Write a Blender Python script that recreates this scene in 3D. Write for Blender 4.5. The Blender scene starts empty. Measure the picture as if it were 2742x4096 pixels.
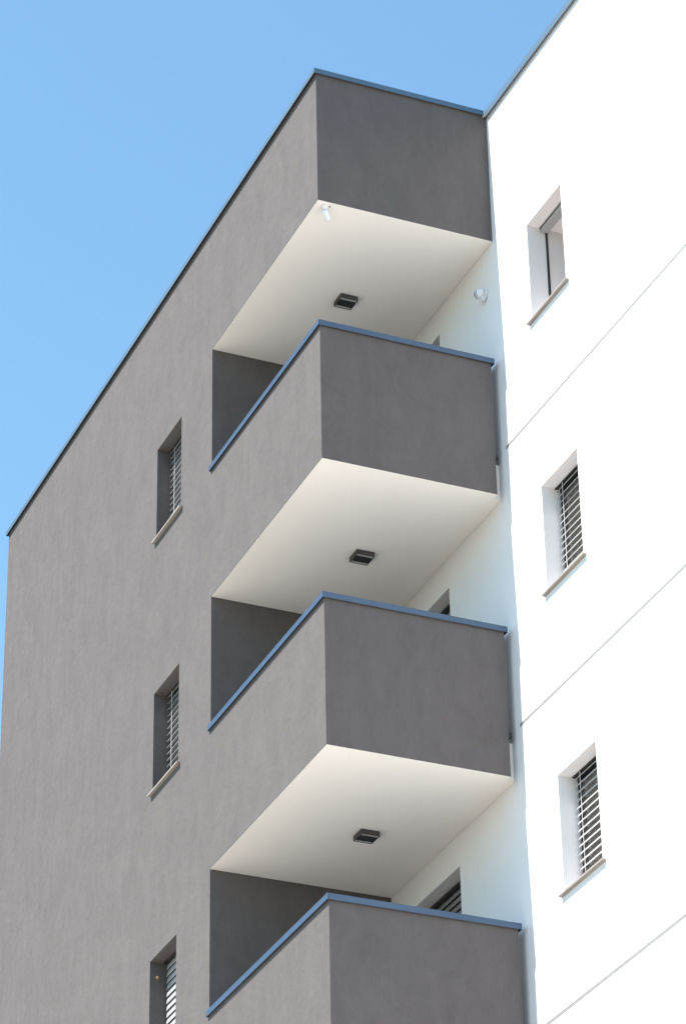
import bpy, bmesh, math, random
from mathutils import Vector, Matrix
random.seed(7)
S = bpy.context.scene
COL = S.collection

# ------------------------------------------------------------------ camera, light, exposure
G = 22.1                                   # height of the roof edge above the ground (m)
cam_d = bpy.data.cameras.new('camera')
cam = bpy.data.objects.new('camera', cam_d); COL.objects.link(cam)
cam.location = (23.618, -10.1914, G - 20.4819)
cam.rotation_euler = (2.1068, 0.0168, 1.1661)
cam_d.sensor_fit = 'AUTO'; cam_d.sensor_width = 36.0
cam_d.lens = 12878.19 / 4096 * 36.0
cam_d.clip_start = 0.1; cam_d.clip_end = 6000
S.camera = cam

SUN_DIR = Vector((0.068, 1.0, -1.775)).normalized()      # direction the light travels
SUN_EL = math.asin(-SUN_DIR.z)
SUN_ROT = math.atan2(-SUN_DIR.x, -SUN_DIR.y)
w = bpy.data.worlds.new('World'); S.world = w; w.use_nodes = True
nt = w.node_tree
for n in list(nt.nodes): nt.nodes.remove(n)
sky = nt.nodes.new('ShaderNodeTexSky'); sky.sky_type = 'NISHITA'; sky.sun_disc = False
sky.sun_elevation = SUN_EL; sky.sun_rotation = SUN_ROT
sky.altitude = 100; sky.air_density = 1.0; sky.dust_density = 0.3; sky.ozone_density = 3.0
bg = nt.nodes.new('ShaderNodeBackground'); bg.inputs['Strength'].default_value = 0.122
wo = nt.nodes.new('ShaderNodeOutputWorld')
tint = nt.nodes.new('ShaderNodeVectorMath'); tint.operation = 'MULTIPLY'; tint.inputs[1].default_value = (0.93, 1.09, 0.985)
nt.links.new(sky.outputs[0], tint.inputs[0]); nt.links.new(tint.outputs[0], bg.inputs[0]); nt.links.new(bg.outputs[0], wo.inputs[0])

sun_d = bpy.data.lights.new('sun', 'SUN'); sun_d.energy = 5.0; sun_d.angle = math.radians(0.53)
sun_d.color = (1.0, 0.955, 0.89)
sun = bpy.data.objects.new('sun', sun_d); COL.objects.link(sun)
sun.rotation_euler = SUN_DIR.to_track_quat('-Z', 'Y').to_euler(); sun.location = (0, -30, G + 40)
S.view_settings.view_transform = 'Standard'; S.view_settings.look = 'None'
S.view_settings.gamma = 1.0; S.view_settings.use_curve_mapping = False
S.view_settings.exposure = 1.25

# ------------------------------------------------------------------ materials
def mat(name):
    m = bpy.data.materials.new(name); m.use_nodes = True
    return m, m.node_tree, m.node_tree.nodes['Principled BSDF']
def nd(t, typ, **kw):
    n = t.nodes.new(typ)
    for k, v in kw.items(): setattr(n, k, v)
    return n
def noise(t, vec, scale, detail=4.0, rough=0.55):
    n = nd(t, 'ShaderNodeTexNoise'); n.inputs['Scale'].default_value = scale
    n.inputs['Detail'].default_value = detail; n.inputs['Roughness'].default_value = rough
    t.links.new(vec, n.inputs['Vector']); return n.outputs[0]
def math_(t, op, a, b):
    n = nd(t, 'ShaderNodeMath', operation=op)
    for i, v in enumerate((a, b)):
        if isinstance(v, (int, float)): n.inputs[i].default_value = v
        else: t.links.new(v, n.inputs[i])
    return n.outputs[0]
def mapped(t, vec, scale=(1, 1, 1), rot=(0, 0, 0)):
    n = nd(t, 'ShaderNodeMapping'); n.inputs['Scale'].default_value = scale; n.inputs['Rotation'].default_value = rot
    t.links.new(vec, n.inputs['Vector']); return n.outputs[0]
def maprange(t, v, a, b, c, d):
    n = nd(t, 'ShaderNodeMapRange'); t.links.new(v, n.inputs[0])
    for i, x in enumerate((a, b, c, d)): n.inputs[i + 1].default_value = x
    return n.outputs[0]

def plaster(name, base, streak, cloud, grain, bump, rough=0.9):
    """Trowelled exterior plaster: tone = base * (1 + streaks + clouds + grain); relief from the same noises."""
    m, t, b = mat(name)
    pos = nd(t, 'ShaderNodeNewGeometry').outputs['Position']
    warp = nd(t, 'ShaderNodeTexNoise'); warp.inputs['Scale'].default_value = 1.6; warp.inputs['Detail'].default_value = 3
    t.links.new(pos, warp.inputs['Vector'])
    va = nd(t, 'ShaderNodeVectorMath', operation='MULTIPLY_ADD'); va.inputs[1].default_value = (0.55, 0.55, 0.55)
    t.links.new(warp.outputs['Color'], va.inputs[0]); t.links.new(pos, va.inputs[2]); wp = va.outputs[0]
    s1 = noise(t, mapped(t, wp, (6.0, 6.0, 1.7), (0, math.radians(-32), 0)), 1.0, 6, 0.62)
    s2 = noise(t, mapped(t, wp, (19, 19, 7), (0, math.radians(-28), 0)), 1.0, 4, 0.65)
    c1 = noise(t, pos, 1.4, 5, 0.6)
    g1 = noise(t, pos, 75, 2, 0.7)
    m1 = noise(t, pos, 9, 4, 0.6)
    v = math_(t, 'ADD', math_(t, 'ADD', math_(t, 'MULTIPLY', math_(t, 'SUBTRACT', s1, .5), streak * 1.5),
                              math_(t, 'MULTIPLY', math_(t, 'SUBTRACT', s2, .5), streak * .7)),
              math_(t, 'ADD', math_(t, 'MULTIPLY', math_(t, 'SUBTRACT', c1, .5), cloud),
                    math_(t, 'MULTIPLY', math_(t, 'SUBTRACT', g1, .5), grain)))
    v = math_(t, 'ADD', v, 1.0)
    mix = nd(t, 'ShaderNodeVectorMath', operation='SCALE'); mix.inputs[0].default_value = base
    t.links.new(v, mix.inputs['Scale'])
    t.links.new(mix.outputs[0], b.inputs['Base Color'])
    b.inputs['Roughness'].default_value = rough; b.inputs['Specular IOR Level'].default_value = 0.25
    bp = nd(t, 'ShaderNodeBump'); bp.inputs['Strength'].default_value = 1.0; bp.inputs['Distance'].default_value = bump
    h = math_(t, 'ADD', math_(t, 'MULTIPLY', m1, .8), math_(t, 'ADD', math_(t, 'MULTIPLY', s2, .35), math_(t, 'MULTIPLY', g1, .14)))
    t.links.new(h, bp.inputs['Height']); t.links.new(bp.outputs[0], b.inputs['Normal'])
    return m
GREY = plaster('grey_plaster', (0.1115, 0.0985, 0.0965), 0.28, 0.20, 0.32, 0.007)
WHITE = plaster('white_plaster', (0.79, 0.755, 0.755), 0.03, 0.03, 0.02, 0.002)
CREAM = plaster('soffit_paint', (0.85, 0.805, 0.755), 0.015, 0.04, 0.02, 0.001)

def simple(name, base, rough=0.5, metal=0.0, spec=0.5, var=0.06, scale=6.0):
    m, t, b = mat(name)
    pos = nd(t, 'ShaderNodeNewGeometry').outputs['Position']
    n = noise(t, pos, scale, 4, 0.6)
    sc = nd(t, 'ShaderNodeVectorMath', operation='SCALE'); sc.inputs[0].default_value = base
    t.links.new(maprange(t, n, .25, .75, 1 - var, 1 + var), sc.inputs['Scale'])
    t.links.new(sc.outputs[0], b.inputs['Base Color'])
    b.inputs['Roughness'].default_value = rough; b.inputs['Metallic'].default_value = metal
    b.inputs['Specular IOR Level'].default_value = spec
    return m
COPING = simple('blue_grey_coated_metal', (0.066, 0.106, 0.165), 0.55, 0.55, 0.5, .07, 1.3)
ROOFMETAL = simple('blue_grey_roof_metal', (0.135, 0.195, 0.25), 0.55, 0.75, 0.5, .07, 1.3)
ANTH = simple('anthracite_metal', (0.022, 0.022, 0.024), 0.45)
LAMPM = simple('lamp_housing', (0.045, 0.043, 0.042), 0.5)
LAMPB = simple('lamp_cover', (0.018, 0.018, 0.019), 0.6)
LAMPD = simple('lamp_diffuser', (0.40, 0.40, 0.39), 0.35)
SLAT = simple('slat_paint', (0.46, 0.455, 0.45), 0.4)
SLATD = simple('slat_silver_paint', (0.37, 0.37, 0.375), 0.4)
JOINT = simple('joint_profile', (0.25, 0.245, 0.24), 0.7, 0, .3, .10, 9)
SLATG = simple('slat_grey_paint', (0.25, 0.24, 0.235), 0.4)
STONE = simple('sill_stone', (0.31, 0.275, 0.245), 0.55, 0, .4, .12, 25)
PLASTIC = simple('white_plastic', (0.70, 0.70, 0.71), 0.3, 0, .5, .02)
LENS = simple('lens_glass', (0.02, 0.03, 0.06), 0.1)
RUBBER = simple('black_plastic', (0.015, 0.015, 0.017), 0.5)
CORD = simple('cord', (0.7, 0.7, 0.69), 0.6)
DIM_TILE = simple('dim_floor_tile', (0.20, 0.19, 0.18), 0.6, 0, .4, .1, 3)
MUD = simple('mud', (0.26, 0.17, 0.10), 0.95, 0, .1, .5, 90)
ROOFM = simple('roof_gravel', (0.3, 0.3, 0.29), 0.95, 0, .1, .2, 30)
def glass(name, dark, f):
    m, t, b = mat(name)
    t.nodes.remove(b); out = [n for n in t.nodes if n.type == 'OUTPUT_MATERIAL'][0]
    d = nd(t, 'ShaderNodeBsdfDiffuse'); d.inputs[0].default_value = (*dark, 1)
    g = nd(t, 'ShaderNodeBsdfGlossy'); g.inputs['Color'].default_value = (.95, .97, 1, 1); g.inputs['Roughness'].default_value = 0.015
    fr = nd(t, 'ShaderNodeFresnel'); fr.inputs['IOR'].default_value = 1.5
    k = math_(t, 'MAXIMUM', fr.outputs[0], f)
    mx = nd(t, 'ShaderNodeMixShader'); t.links.new(k, mx.inputs[0]); t.links.new(d.outputs[0], mx.inputs[1]); t.links.new(g.outputs[0], mx.inputs[2])
    t.links.new(mx.outputs[0], out.inputs[0]); return m
GLASS = glass('coated_glass', (0.42, 0.385, 0.365), 0.40)
GLASSB = glass('clear_glass', (0.02, 0.022, 0.03), 0.12)

def ground_mat(name, c0, c1, sc):
    m, t, b = mat(name)
    pos = nd(t, 'ShaderNodeNewGeometry').outputs['Position']
    n = noise(t, pos, .08 * sc, 5, .6); n2 = noise(t, pos, 4 * sc, 5, .6)
    cr = nd(t, 'ShaderNodeValToRGB'); cr.color_ramp.elements[0].color = (*c0, 1); cr.color_ramp.elements[1].color = (*c1, 1)
    t.links.new(math_(t, 'ADD', math_(t, 'MULTIPLY', n, .6), math_(t, 'MULTIPLY', n2, .4)), cr.inputs[0])
    t.links.new(cr.outputs[0], b.inputs['Base Color']); b.inputs['Roughness'].default_value = .95
    return m
BOUNCE_PAVING = ground_mat('bounce_paving', (.32, .298, .262), (.41, .383, .343), 1)  # unseen, kept pale to lift bounce light on the soffits
GRASS = ground_mat('meadow', (.055, .055, .032), (.095, .085, .05), .5)  # unseen, kept dark to cut bounce light on the walls

# ------------------------------------------------------------------ helpers
def obj(name, bm, m, parent=None, loc=None):
    me = bpy.data.meshes.new(name); bm.normal_update(); bm.to_mesh(me); bm.free(); me.materials.append(m)
    return link(name, me, parent, loc)
def link(name, me, parent=None, loc=None):
    o = bpy.data.objects.new(name, me); COL.objects.link(o)
    if parent is not None: o.parent = parent
    if loc is not None: o.location = loc
    return o
def thing(name, label, cat, loc=(0, 0, 0), group=None):
    o = bpy.data.objects.new(name, None); COL.objects.link(o); o.location = loc; o.empty_display_size = .2
    o['label'] = label; o['category'] = cat
    if group: o['group'] = group
    return o
def box(bm, x0, x1, y0, y1, z0, z1):
    v = [bm.verts.new(p) for p in ((x0, y0, z0), (x1, y0, z0), (x1, y1, z0), (x0, y1, z0), (x0, y0, z1), (x1, y0, z1), (x1, y1, z1), (x0, y1, z1))]
    for f in ((3, 2, 1, 0), (4, 5, 6, 7), (0, 1, 5, 4), (1, 2, 6, 5), (2, 3, 7, 6), (3, 0, 4, 7)): bm.faces.new([v[i] for i in f])
def boxbm(*a):
    bm = bmesh.new(); box(bm, *a); return bm
def prism(poly, z0, z1):
    """poly counter-clockwise in XY, extruded in Z"""
    bm = bmesh.new()
    a = [bm.verts.new((x, y, z0)) for x, y in poly]; b = [bm.verts.new((x, y, z1)) for x, y in poly]
    bm.faces.new(a[::-1]); bm.faces.new(b); n = len(poly)
    for i in range(n): bm.faces.new((a[i], a[(i + 1) % n], b[(i + 1) % n], b[i]))
    return bm
def bevel(bm, w, seg=2):
    bmesh.ops.bevel(bm, geom=list(bm.edges), offset=w, segments=seg, affect='EDGES', profile=.5); return bm
def panel(bm, us, vs, depth, place):
    """a wall of rectangular cells; depth(u,v) gives each cell's recess, a negative value = open hole that deep"""
    us = sorted(set(round(u, 5) for u in us)); vs = sorted(set(round(v, 5) for v in vs))
    D = [[depth((us[i] + us[i + 1]) / 2, (vs[j] + vs[j + 1]) / 2) for j in range(len(vs) - 1)] for i in range(len(us) - 1)]
    V = {}
    def vert(u, v, d):
        k = (u, v, round(d, 5))
        if k not in V: V[k] = bm.verts.new(place(u, v, d))
        return V[k]
    def quad(*p):
        try: bm.faces.new(p)
        except ValueError: pass
    for i in range(len(us) - 1):
        for j in range(len(vs) - 1):
            d = D[i][j]; u0, u1, v0, v1 = us[i], us[i + 1], vs[j], vs[j + 1]
            if d >= 0: quad(vert(u0, v0, d), vert(u1, v0, d), vert(u1, v1, d), vert(u0, v1, d))
            if i + 1 < len(us) - 1 and D[i + 1][j] != d:
                a, b = abs(d), abs(D[i + 1][j]); quad(vert(u1, v0, a), vert(u1, v1, a), vert(u1, v1, b), vert(u1, v0, b))
            if j + 1 < len(vs) - 1 and D[i][j + 1] != d:
                a, b = abs(d), abs(D[i][j + 1]); quad(vert(u0, v1, a), vert(u1, v1, a), vert(u1, v1, b), vert(u0, v1, b))
def cyl(bm, p0, p1, r0, r1, n=20, cap=True):
    p0, p1 = Vector(p0), Vector(p1); ax = (p1 - p0).normalized()
    q = ax.to_track_quat('Z', 'Y'); a, b = [], []
    for i in range(n):
        t = 2 * math.pi * i / n; d = q @ Vector((math.cos(t), math.sin(t), 0))
        a.append(bm.verts.new(p0 + d * r0)); b.append(bm.verts.new(p1 + d * r1))
    for i in range(n): bm.faces.new((a[i], a[(i + 1) % n], b[(i + 1) % n], b[i]))
    if cap: bm.faces.new(a[::-1]); bm.faces.new(b)
def lathe(bm, p0, axis, prof, n=24):
    p0 = Vector(p0); ax = Vector(axis).normalized(); q = ax.to_track_quat('Z', 'Y'); rings = []
    for s, r in prof:
        rings.append([bm.verts.new(p0 + ax * s + q @ Vector((math.cos(2 * math.pi * i / n) * r, math.sin(2 * math.pi * i / n) * r, 0))) for i in range(n)])
    for a, b in zip(rings, rings[1:]):
        for i in range(n):
            f = bm.faces.new((a[i], a[(i + 1) % n], b[(i + 1) % n], b[i])); f.smooth = True
    bm.faces.new(rings[0][::-1]); bm.faces.new(rings[-1])

# ------------------------------------------------------------------ dimensions (z measured from the roof edge, building local)
W = 1.9037; L = 9.9159; XO = 2.868; E = 0.024; ROV = 0.032; FH = 0.0593; H = 3.0
ZC = -3.0573; ZS1 = -1.6151; ZS2 = -4.6062; GAPY = 1.8225; CB = 1.8495
RIGHT = 9.0; BACK = 13.0; THK = 0.40
WT, WB = -1.92, -3.06                      # window opening top / sill underside zone on the top floor
BX0, BX1 = -4.515, -3.772                  # grey facade windows
AX0, AX1 = 0.752, 1.487                    # white facade windows
DX0, DX1, DT, DB = -2.58, -1.302, -1.931, -4.19
GV = -4.107                                # first groove

# unseen ground: dark meadow and added pale yard, shaped for the bounce light
bm = bmesh.new(); box(bm, -3000, 3000, -3000, 3000, -0.5, -0.004)
g = obj('ground', bm, GRASS); g['kind'] = 'structure'
bm = bmesh.new(); box(bm, -34, 34, -36, 34, -0.1, 0.0)
g = obj('bounce_yard', bm, BOUNCE_PAVING); g['kind'] = 'structure'

bld = thing('apartment_building', 'apartment block with grey balcony wing and white plastered wing', 'building', (0, 0, G))

# ---- grey wing shell
bm = bmesh.new()
zlow = ZS2 - 2 * H
us = [-L, 0, -XO, BX0, BX1]; vs = [-0.004, -G, ZS1, zlow]
for k in range(3): vs += [WT - H * k, WB - H * k]
def dgrey(u, v):
    if u > -XO and zlow < v < ZS1: return -W
    if BX0 < u < BX1:
        for k in range(3):
            if WB - H * k < v < WT - H * k: return -THK
    return 0.0
panel(bm, us, vs, dgrey, lambda u, v, d: (u, d, v))
panel(bm, [0, W], [-0.004, ZS1], lambda u, v: 0, lambda u, v, d: (-d, u, v))
panel(bm, [0, W], [-G, zlow], lambda u, v: 0, lambda u, v, d: (-d, u, v))
panel(bm, [0, W], [-G, -0.004], lambda u, v: 0, lambda u, v, d: (-L + d, u, v))
obj('grey_wall', bm, GREY, bld)

# ---- white wing shell
bm = bmesh.new()
us = [-L, RIGHT, AX0, AX1, DX0, DX1, 0.07]; vs = [-0.004, -G]
for k in range(3): vs += [WT - H * k, WB - H * k, DT - H * k, DB - H * k]
GR = [GV - H * k for k in range(5)]
for g_ in GR: vs += [g_ - .019, g_ + .019]
def dwhite(u, v):
    for k in range(3):
        if AX0 < u < AX1 and WB - H * k < v < WT - H * k: return -THK - (.25 if k == 0 else 0)
        if DX0 < u < DX1 and DB - H * k < v < DT - H * k: return -THK
    if u > .07:
        for g_ in GR:
            if abs(v - g_) < .019: return .02
    return 0.0
panel(bm, us, vs, dwhite, lambda u, v, d: (u, W + d, v))
panel(bm, [W, BACK], [-G, -.004], lambda u, v: 0, lambda u, v, d: (RIGHT, u, v))
panel(bm, [W, BACK], [-G, -.004], lambda u, v: 0, lambda u, v, d: (-L, u, v))
panel(bm, [-L, RIGHT], [-G, -.004], lambda u, v: 0, lambda u, v, d: (u, BACK, v))
obj('white_wall', bm, WHITE, bld)
for g_ in GR: obj('joint_strip', boxbm(.071, RIGHT - .001, W + .001, W + .0195, g_ - .0185, g_ + .0185), JOINT, bld)
bm = bmesh.new(); box(bm, -L + .02, RIGHT - .02, W + .02, BACK - .02, -.2, -.12); box(bm, -L + .02, -.02, .02, W - .02, -.2, -.12)
obj('roof', bm, ROOFM, bld)

# ---- roof copings (folded sheet metal: a top sheet with hanging edges, hollow below)
def sheet(poly, hang, zt, drop, t=.003):
    """poly counter-clockwise; hang = indices of the edges that get a hanging strip"""
    bm = prism(poly, zt - t, zt); n = len(poly); c = Vector((0, 0))
    for i in hang:
        p, q = Vector(poly[i]), Vector(poly[(i + 1) % n]); d = (q - p).normalized(); inn = Vector((-d.y, d.x)) * t
        p2, q2 = p + (d * (t + .0002) if (i - 1) % n in hang else Vector((0, 0))), q
        ring = [p2, q2, q2 + inn, p2 + inn]
        a = [bm.verts.new((v.x, v.y, zt - drop)) for v in ring]; b = [bm.verts.new((v.x, v.y, zt - t - .0002)) for v in ring]
        bm.faces.new(a[::-1]); bm.faces.new(b)
        for k in range(4): bm.faces.new((a[k], a[(k + 1) % 4], b[(k + 1) % 4], b[k]))
    return bm
def rect(x0, x1, y0, y1): return [(x0, y0), (x1, y0), (x1, y1), (x0, y1)]
WCY = W - ROV
obj('roof_coping', sheet(rect(-L - ROV, ROV, -ROV, .28), (0, 1, 3), 0, FH), ROOFMETAL, bld)
obj('roof_coping', sheet(rect(ROV - .3, ROV, .2802, WCY - .013), (1,), 0, FH), ROOFMETAL, bld)
obj('roof_coping', sheet(rect(-L - ROV, -L - ROV + .3, .2802, WCY - .013), (3,), 0, FH), ROOFMETAL, bld)
obj('roof_coping', sheet(rect(-L - ROV, RIGHT + ROV, WCY, WCY + .3), (0, 1, 3), .002, .083), ROOFMETAL, bld)
obj('joint_flashing', boxbm(ROV - .05, ROV - .001, WCY - .0125, WCY - .0005, -.066, .001), PLASTIC, bld)

# ---- top soffit
def soffit(parent, zs, stub):
    if stub: poly = [(-XO + .002, .003), (-.003, .003), (-.003, GAPY - .003), (-.09, GAPY - .003), (-.09, W - .002), (-XO + .002, W - .002)]
    else: poly = [(-XO + .002, .003), (-.003, .003), (-.003, W - .002), (-XO + .002, W - .002)]
    return obj('soffit', prism(poly, zs - .004, zs - .0005), CREAM, parent)
soffit(bld, ZS1, False)

# ---- balconies
for k in range(3):
    zc = ZC - H * k; zs = ZS2 - H * k
    poly = [(-XO, 0), (0, 0), (0, GAPY), (-.2, GAPY), (-.2, .2), (-XO, .2)]
    b = obj('balcony', prism(poly, zs, zc - .0035), GREY, bld)
    poly = [(-XO - .03, -E), (E, -E), (E, CB), (-.2 - E, CB), (-.2 - E, .2 + E), (-XO + .001, .2 + E), (-XO + .001, -.001), (-XO - .03, -.001)]
    obj('coping', sheet(poly, (0, 1, 2, 3, 4, 7), zc, FH), COPING, b)
    soffit(b, zs, True)
    poly = [(-XO + .003, .202), (-.202, .202), (-.202, GAPY + .002), (-.09, GAPY + .002), (-.09, W - .003), (-XO + .003, W - .003)]
    obj('floor_slab', prism(poly, zs, -4.216 - H * k), CREAM, b)
    obj('dim_floor_layer', prism(poly, -4.2159 - H * k, -4.2 - H * k), DIM_TILE, b)  # unseen grey layer added to cut bounce light inside the recess
    obj('drain_spout', bevel(boxbm(-.11, -.008, GAPY + .001, GAPY + .038, -4.2 - H * k + .002, -4.2 - H * k + .048), .004), RUBBER, b)

# ---- venetian blinds
def slat_mesh(w, length, angle, m, name):
    """one blind slat along X, centred, front edge low (angle from horizontal), rounded lip on both edges"""
    bm = bmesh.new(); prof = []
    hw = w / 2; t = .0012
    top = [(-hw, -.003), (-hw - .0025, .0), (-hw, .0032), (-hw + .004, .0022), (-hw + .007, t), (-hw * .3, t + .0035), (hw * .3, t + .0035), (hw - .007, t), (hw - .003, .003), (hw, .0)]
    bot = [(hw - .003, -.002), (hw * .3, -t + .0035), (-hw * .3, -t + .0035), (-hw + .007, -t)]
    prof = top + bot
    ca, sa = math.cos(angle), math.sin(angle)
    P = [(y * ca - z * sa, y * sa + z * ca) for y, z in prof]
    a = [bm.verts.new((-length / 2, y, z)) for y, z in P]; b = [bm.verts.new((length / 2, y, z)) for y, z in P]
    bm.faces.new(a); bm.faces.new(b[::-1]); n = len(P)
    for i in range(n): bm.faces.new((a[i], b[i], b[(i + 1) % n], a[(i + 1) % n]))
    me = bpy.data.meshes.new(name); bm.normal_update(); bm.to_mesh(me); bm.free(); me.materials.append(m); return me
YB = .18                                    # depth of the blind's axis behind the wall face
PITCH = .073
def window(x0, x1, zt, y0, mode, sill_mat=STONE):
    """zt: top of opening; y0: wall face; mode: 'open' slats at given tilt, 'closed', 'raised'"""
    zb = zt - 1.14; wd = x1 - x0; xc = (x0 + x1) / 2
    bm = bmesh.new(); fy0, fy1 = y0 + .222, y0 + .28; f = .022
    if mode == 'raised':                    # sash swung open: only slim rails line the opening
        fy0, fy1, f = y0 + .2, y0 + .222, .011
        box(bm, x0, x0 + f, fy0, fy1, zb, zt); box(bm, x1 - f, x1, fy0, fy1, zb, zt)
        box(bm, x0 + f, x1 - f, fy0, fy1, zb, zb + .02)
        wn = obj('window', bm, ANTH, bld)
        sa = bmesh.new(); a0, a1 = x1 - .075, x1 - .015; b0, b1 = y0 + .45, y0 + 1.12
        for q in ((b0, b0 + .06, zb + .03, zt - .03), (b1 - .06, b1, zb + .03, zt - .03), (b0 + .06, b1 - .06, zb + .03, zb + .09), (b0 + .06, b1 - .06, zt - .09, zt - .03)):
            box(sa, a0, a1, *q)
        so = obj('sash', sa, ANTH, wn)
        so.location = (0, 0, 0)
    else:
        box(bm, x0, x0 + f, fy0, fy1, zb, zt); box(bm, x1 - f, x1, fy0, fy1, zb, zt)
        box(bm, x0 + f, x1 - f, fy0, fy1, zt - f, zt); box(bm, x0 + f, x1 - f, fy0, fy1, zb, zb + .12)
        wn = obj('window', bm, ANTH, bld)
        obj('pane', boxbm(x0 + f, x1 - f, y0 + .226, y0 + .25, zb + .12, zt - f), GLASS if y0 > 1 else GLASSB, wn)
    # sill with drip edge
    ms = boxbm(x0 - .049, x1 + .057, y0 - .038, y0 - .0015, zt - 1.165, zt - 1.145)
    box(ms, x0 + .001, x1 - .001, y0 - .0015, y0 + .222, zt - 1.165, zt - 1.145)
    bmesh.ops.bevel(ms, geom=list(ms.edges), offset=.002, segments=1, affect='EDGES')
    obj('sill', ms, sill_mat, wn)
    shade_bm = bmesh.new(); box(shade_bm, x0 + .002, x1 - .002, y0 + .137, y0 + .221, zt - .006, zt - .001)  # dark plate: its colour stands in for shade in the blind slot
    obj('slot_shade_plate', shade_bm, ANTH, wn)
    for s in (0, 1):
        if mode == 'raised': continue
        gx0 = x0 + .001 if s == 0 else x1 - .021
        obj('guide_rail', boxbm(gx0, gx0 + .020, y0 + .197, y0 + .2215, zb, zt - .007), ANTH, wn)
    if mode == 'raised':
        me = slat_mesh(.08, wd - .045, 0, SLATG, 'slat')
        for i in range(2): link('slat', me, wn, (xc, y0 + YB, zt - .012 - .008 * i))
        obj('bottom_rail', bevel(boxbm(x0 + .012, x1 - .012, y0 + .142, y0 + .226, zt - .05, zt - .026), .003), SLATD, wn)
        return wn
    tilt = {'open': math.radians(51), 'tilted': math.radians(29), 'closed': math.radians(76)}[mode]
    me = slat_mesh(.08, wd - .045, tilt, SLATD if y0 < 1 else SLAT, 'slat')
    n = 15
    for i in range(n):
        o = link('slat', me, wn, (xc + random.uniform(-.0015, .0015), y0 + YB, zt - .006 - .026 * (mode == 'closed') - PITCH * i + random.uniform(-.0012, .0012)))
        o.rotation_euler = (random.uniform(-.02, .02), random.uniform(-.001, .001), 0)
    for cx in (x0 + .15, x1 - .15):
        if mode == 'closed': continue
        obj('ladder_cord', boxbm(cx - .003, cx + .003, y0 + YB - .039, y0 + YB - .036, zb, zt - .007), CORD, wn)
    return wn
for k, md in enumerate(('tilted', 'tilted', 'closed')):
    window(BX0, BX1, WT - H * k, 0.0, md)
for k, md in enumerate(('raised', 'open', 'open')):
    window(AX0, AX1, WT - H * k, W, md)

# ---- balcony doors
for k in range(3):
    zt, zb = DT - H * k, DB - H * k; y0 = W; f = .06
    bm = bmesh.new(); fy0, fy1 = y0 + .222, y0 + .29
    box(bm, DX0, DX0 + f, fy0, fy1, zb, zt); box(bm, DX1 - f, DX1, fy0, fy1, zb, zt)
    box(bm, DX0 + f, DX1 - f, fy0, fy1, zt - f, zt); box(bm, DX0 + f, DX1 - f, fy0, fy1, zb, zb + .09)
    d = obj('balcony_door', bm, ANTH, bld)
    obj('pane', boxbm(DX0 + f, DX1 - f, y0 + .23, y0 + .255, zb + .09, zt - f), GLASS, d)
    shade_bm = bmesh.new(); box(shade_bm, DX0 + .002, DX1 - .002, y0 + .137, y0 + .221, zt - .03, zt - .002)  # same dark plate over the door, slot shade put into its colour
    obj('slot_shade_plate', shade_bm, ANTH, d)
    for gx0 in (DX0 + .001, DX1 - .021):
        obj('guide_rail', boxbm(gx0, gx0 + .020, y0 + .197, y0 + .2215, zb, zt - .031), ANTH, d)
    me = slat_mesh(.08, DX1 - DX0 - .045, math.radians(70), SLATG, 'slat')
    for i in range(4): link('slat', me, d, ((DX0 + DX1) / 2, y0 + YB, zt - .06 - PITCH * i))
    obj('bottom_rail', boxbm(DX0 + .022, DX1 - .022, y0 + .165, y0 + .196, zt - .36, zt - .325), ANTH, d)

# ------------------------------------------------------------------ ceiling lights
def ceiling_light(x, y, z, label):
    t = thing('ceiling_light', label, 'ceiling light', (x, y, z), 'square ceiling lights under the balconies')
    h = .095; d = .052
    bm = bmesh.new()                        # housing: shallow tray with a rim
    box(bm, -h, h, -h, h, -d + .012, -.001)
    for a in ((-h, h, -h, -h + .008), (-h, h, h - .008, h), (-h, -h + .008, -h + .008, h - .008), (h - .008, h, -h + .008, h - .008)):
        box(bm, a[0], a[1], a[2], a[3], -d, -d + .012)
    obj('housing', bm, LAMPM, t)
    obj('cover_plate', boxbm(-.055, .055, -h + .009, h - .009, -d - .001, -d + .0115), LAMPB, t)
    for s in (-1, 1):
        obj('diffuser', boxbm(*sorted((s * .0555, s * .0865)), -h + .009, h - .009, -d + .002, -d + .0115), LAMPD, t)
    return t
ceiling_light(-1.492, .94, G + ZS1 - .004, 'topmost black square ceiling light, under the roof overhang beside the cameras')
ceiling_light(-1.537, 1.077, G + ZS2 - .004, 'black square ceiling light under the highest balcony, middle one of three')
ceiling_light(-1.59, 1.082, G + ZS2 - H - .004, 'lowest black square ceiling light, under the second balcony from the top')

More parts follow.
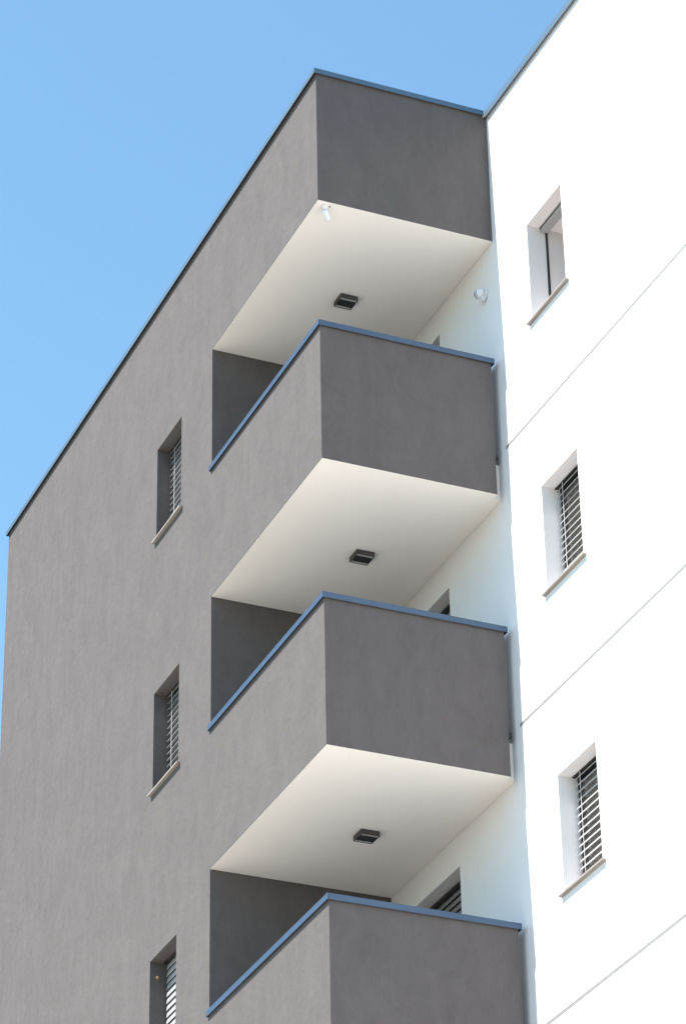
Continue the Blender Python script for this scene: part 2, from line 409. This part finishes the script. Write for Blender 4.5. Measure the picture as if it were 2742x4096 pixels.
# ------------------------------------------------------------------ security cameras
t = thing('security_camera', 'white bullet security camera hanging under the top corner of the roof overhang', 'security camera', (-.075, .105, G + ZS1 - .004))
bm = bmesh.new(); lathe(bm, (0, 0, 0), (0, 0, -1), [(0, .036), (.012, .036), (.018, .026), (.03, .018), (.045, .016)]); obj('mount_base', bm, PLASTIC, t)
bm = bmesh.new(); ax = Vector((-.085, .085, -.06)).normalized(); p0 = Vector((.01, -.012, -.052))
lathe(bm, p0, ax, [(0, .016), (.006, .026), (.014, .030), (.095, .032), (.1, .0328), (.118, .0328), (.12, .030)]); obj('camera_body', bm, PLASTIC, t)
bm = bmesh.new(); lathe(bm, p0 + ax * .1205, ax, [(0, .028), (.002, .027)]); obj('lens', bm, LENS, t)
bm = bmesh.new(); lathe(bm, (.012, .05, 0), (0, 0, -1), [(0, .010), (.004, .009), (.006, .004)]); obj('cable_grommet', bm, MUD, t)

t = thing('security_camera', 'white round dome camera fixed to the white wall beside the top balcony opening', 'security camera', (-.205, W, G - 2.13))
bm = bmesh.new(); lathe(bm, (0, 0, 0), (0, -1, 0), [(.0005, .060), (.012, .062), (.024, .057), (.03, .053)]); obj('mount_base', bm, PLASTIC, t)
ax = Vector((-.35, -1, -.10)).normalized(); p0 = Vector((0, -.02, -.002))
bm = bmesh.new(); lathe(bm, p0, ax, [(0, .052), (.03, .055), (.06, .053), (.082, .049), (.09, .045)]); obj('camera_body', bm, PLASTIC, t)
bm = bmesh.new(); lathe(bm, p0 + ax * .0795, ax, [(0, .0512), (.005, .0505)]); obj('face_ring', bm, simple('blue_ring', (.03, .07, .16), .3), t)
bm = bmesh.new(); lathe(bm, p0 + ax * .0905, ax, [(0, .030), (.006, .026), (.009, .016)]); obj('lens', bm, simple('pale_lens', (.33, .38, .45), .15), t)
bm = bmesh.new(); lathe(bm, (.004, -.03, -.045), (-.05, .1, -1), [(0, .034), (.02, .030), (.04, .016), (.052, .008)]); obj('cable_gland', bm, PLASTIC, t)

# ------------------------------------------------------------------ mud nest in the lowest grey window
bm = bmesh.new(); bmesh.ops.create_icosphere(bm, subdivisions=3, radius=.022)
for v in bm.verts:
    n = math.sin(v.co.x * 310 + 1) * math.sin(v.co.y * 270) * math.cos(v.co.z * 290)
    v.co *= 1 + .22 * n; v.co.x *= .55
    if v.co.x < -.006: v.co.x = -.006
for f in bm.faces: f.smooth = True
o = obj('wasp_nest', bm, MUD, None, (BX0 + .0065, .083, G - 8.085))
o['label'] = 'small brown mud nest stuck inside the reveal of the lowest grey-wall window'; o['category'] = 'wasp nest'
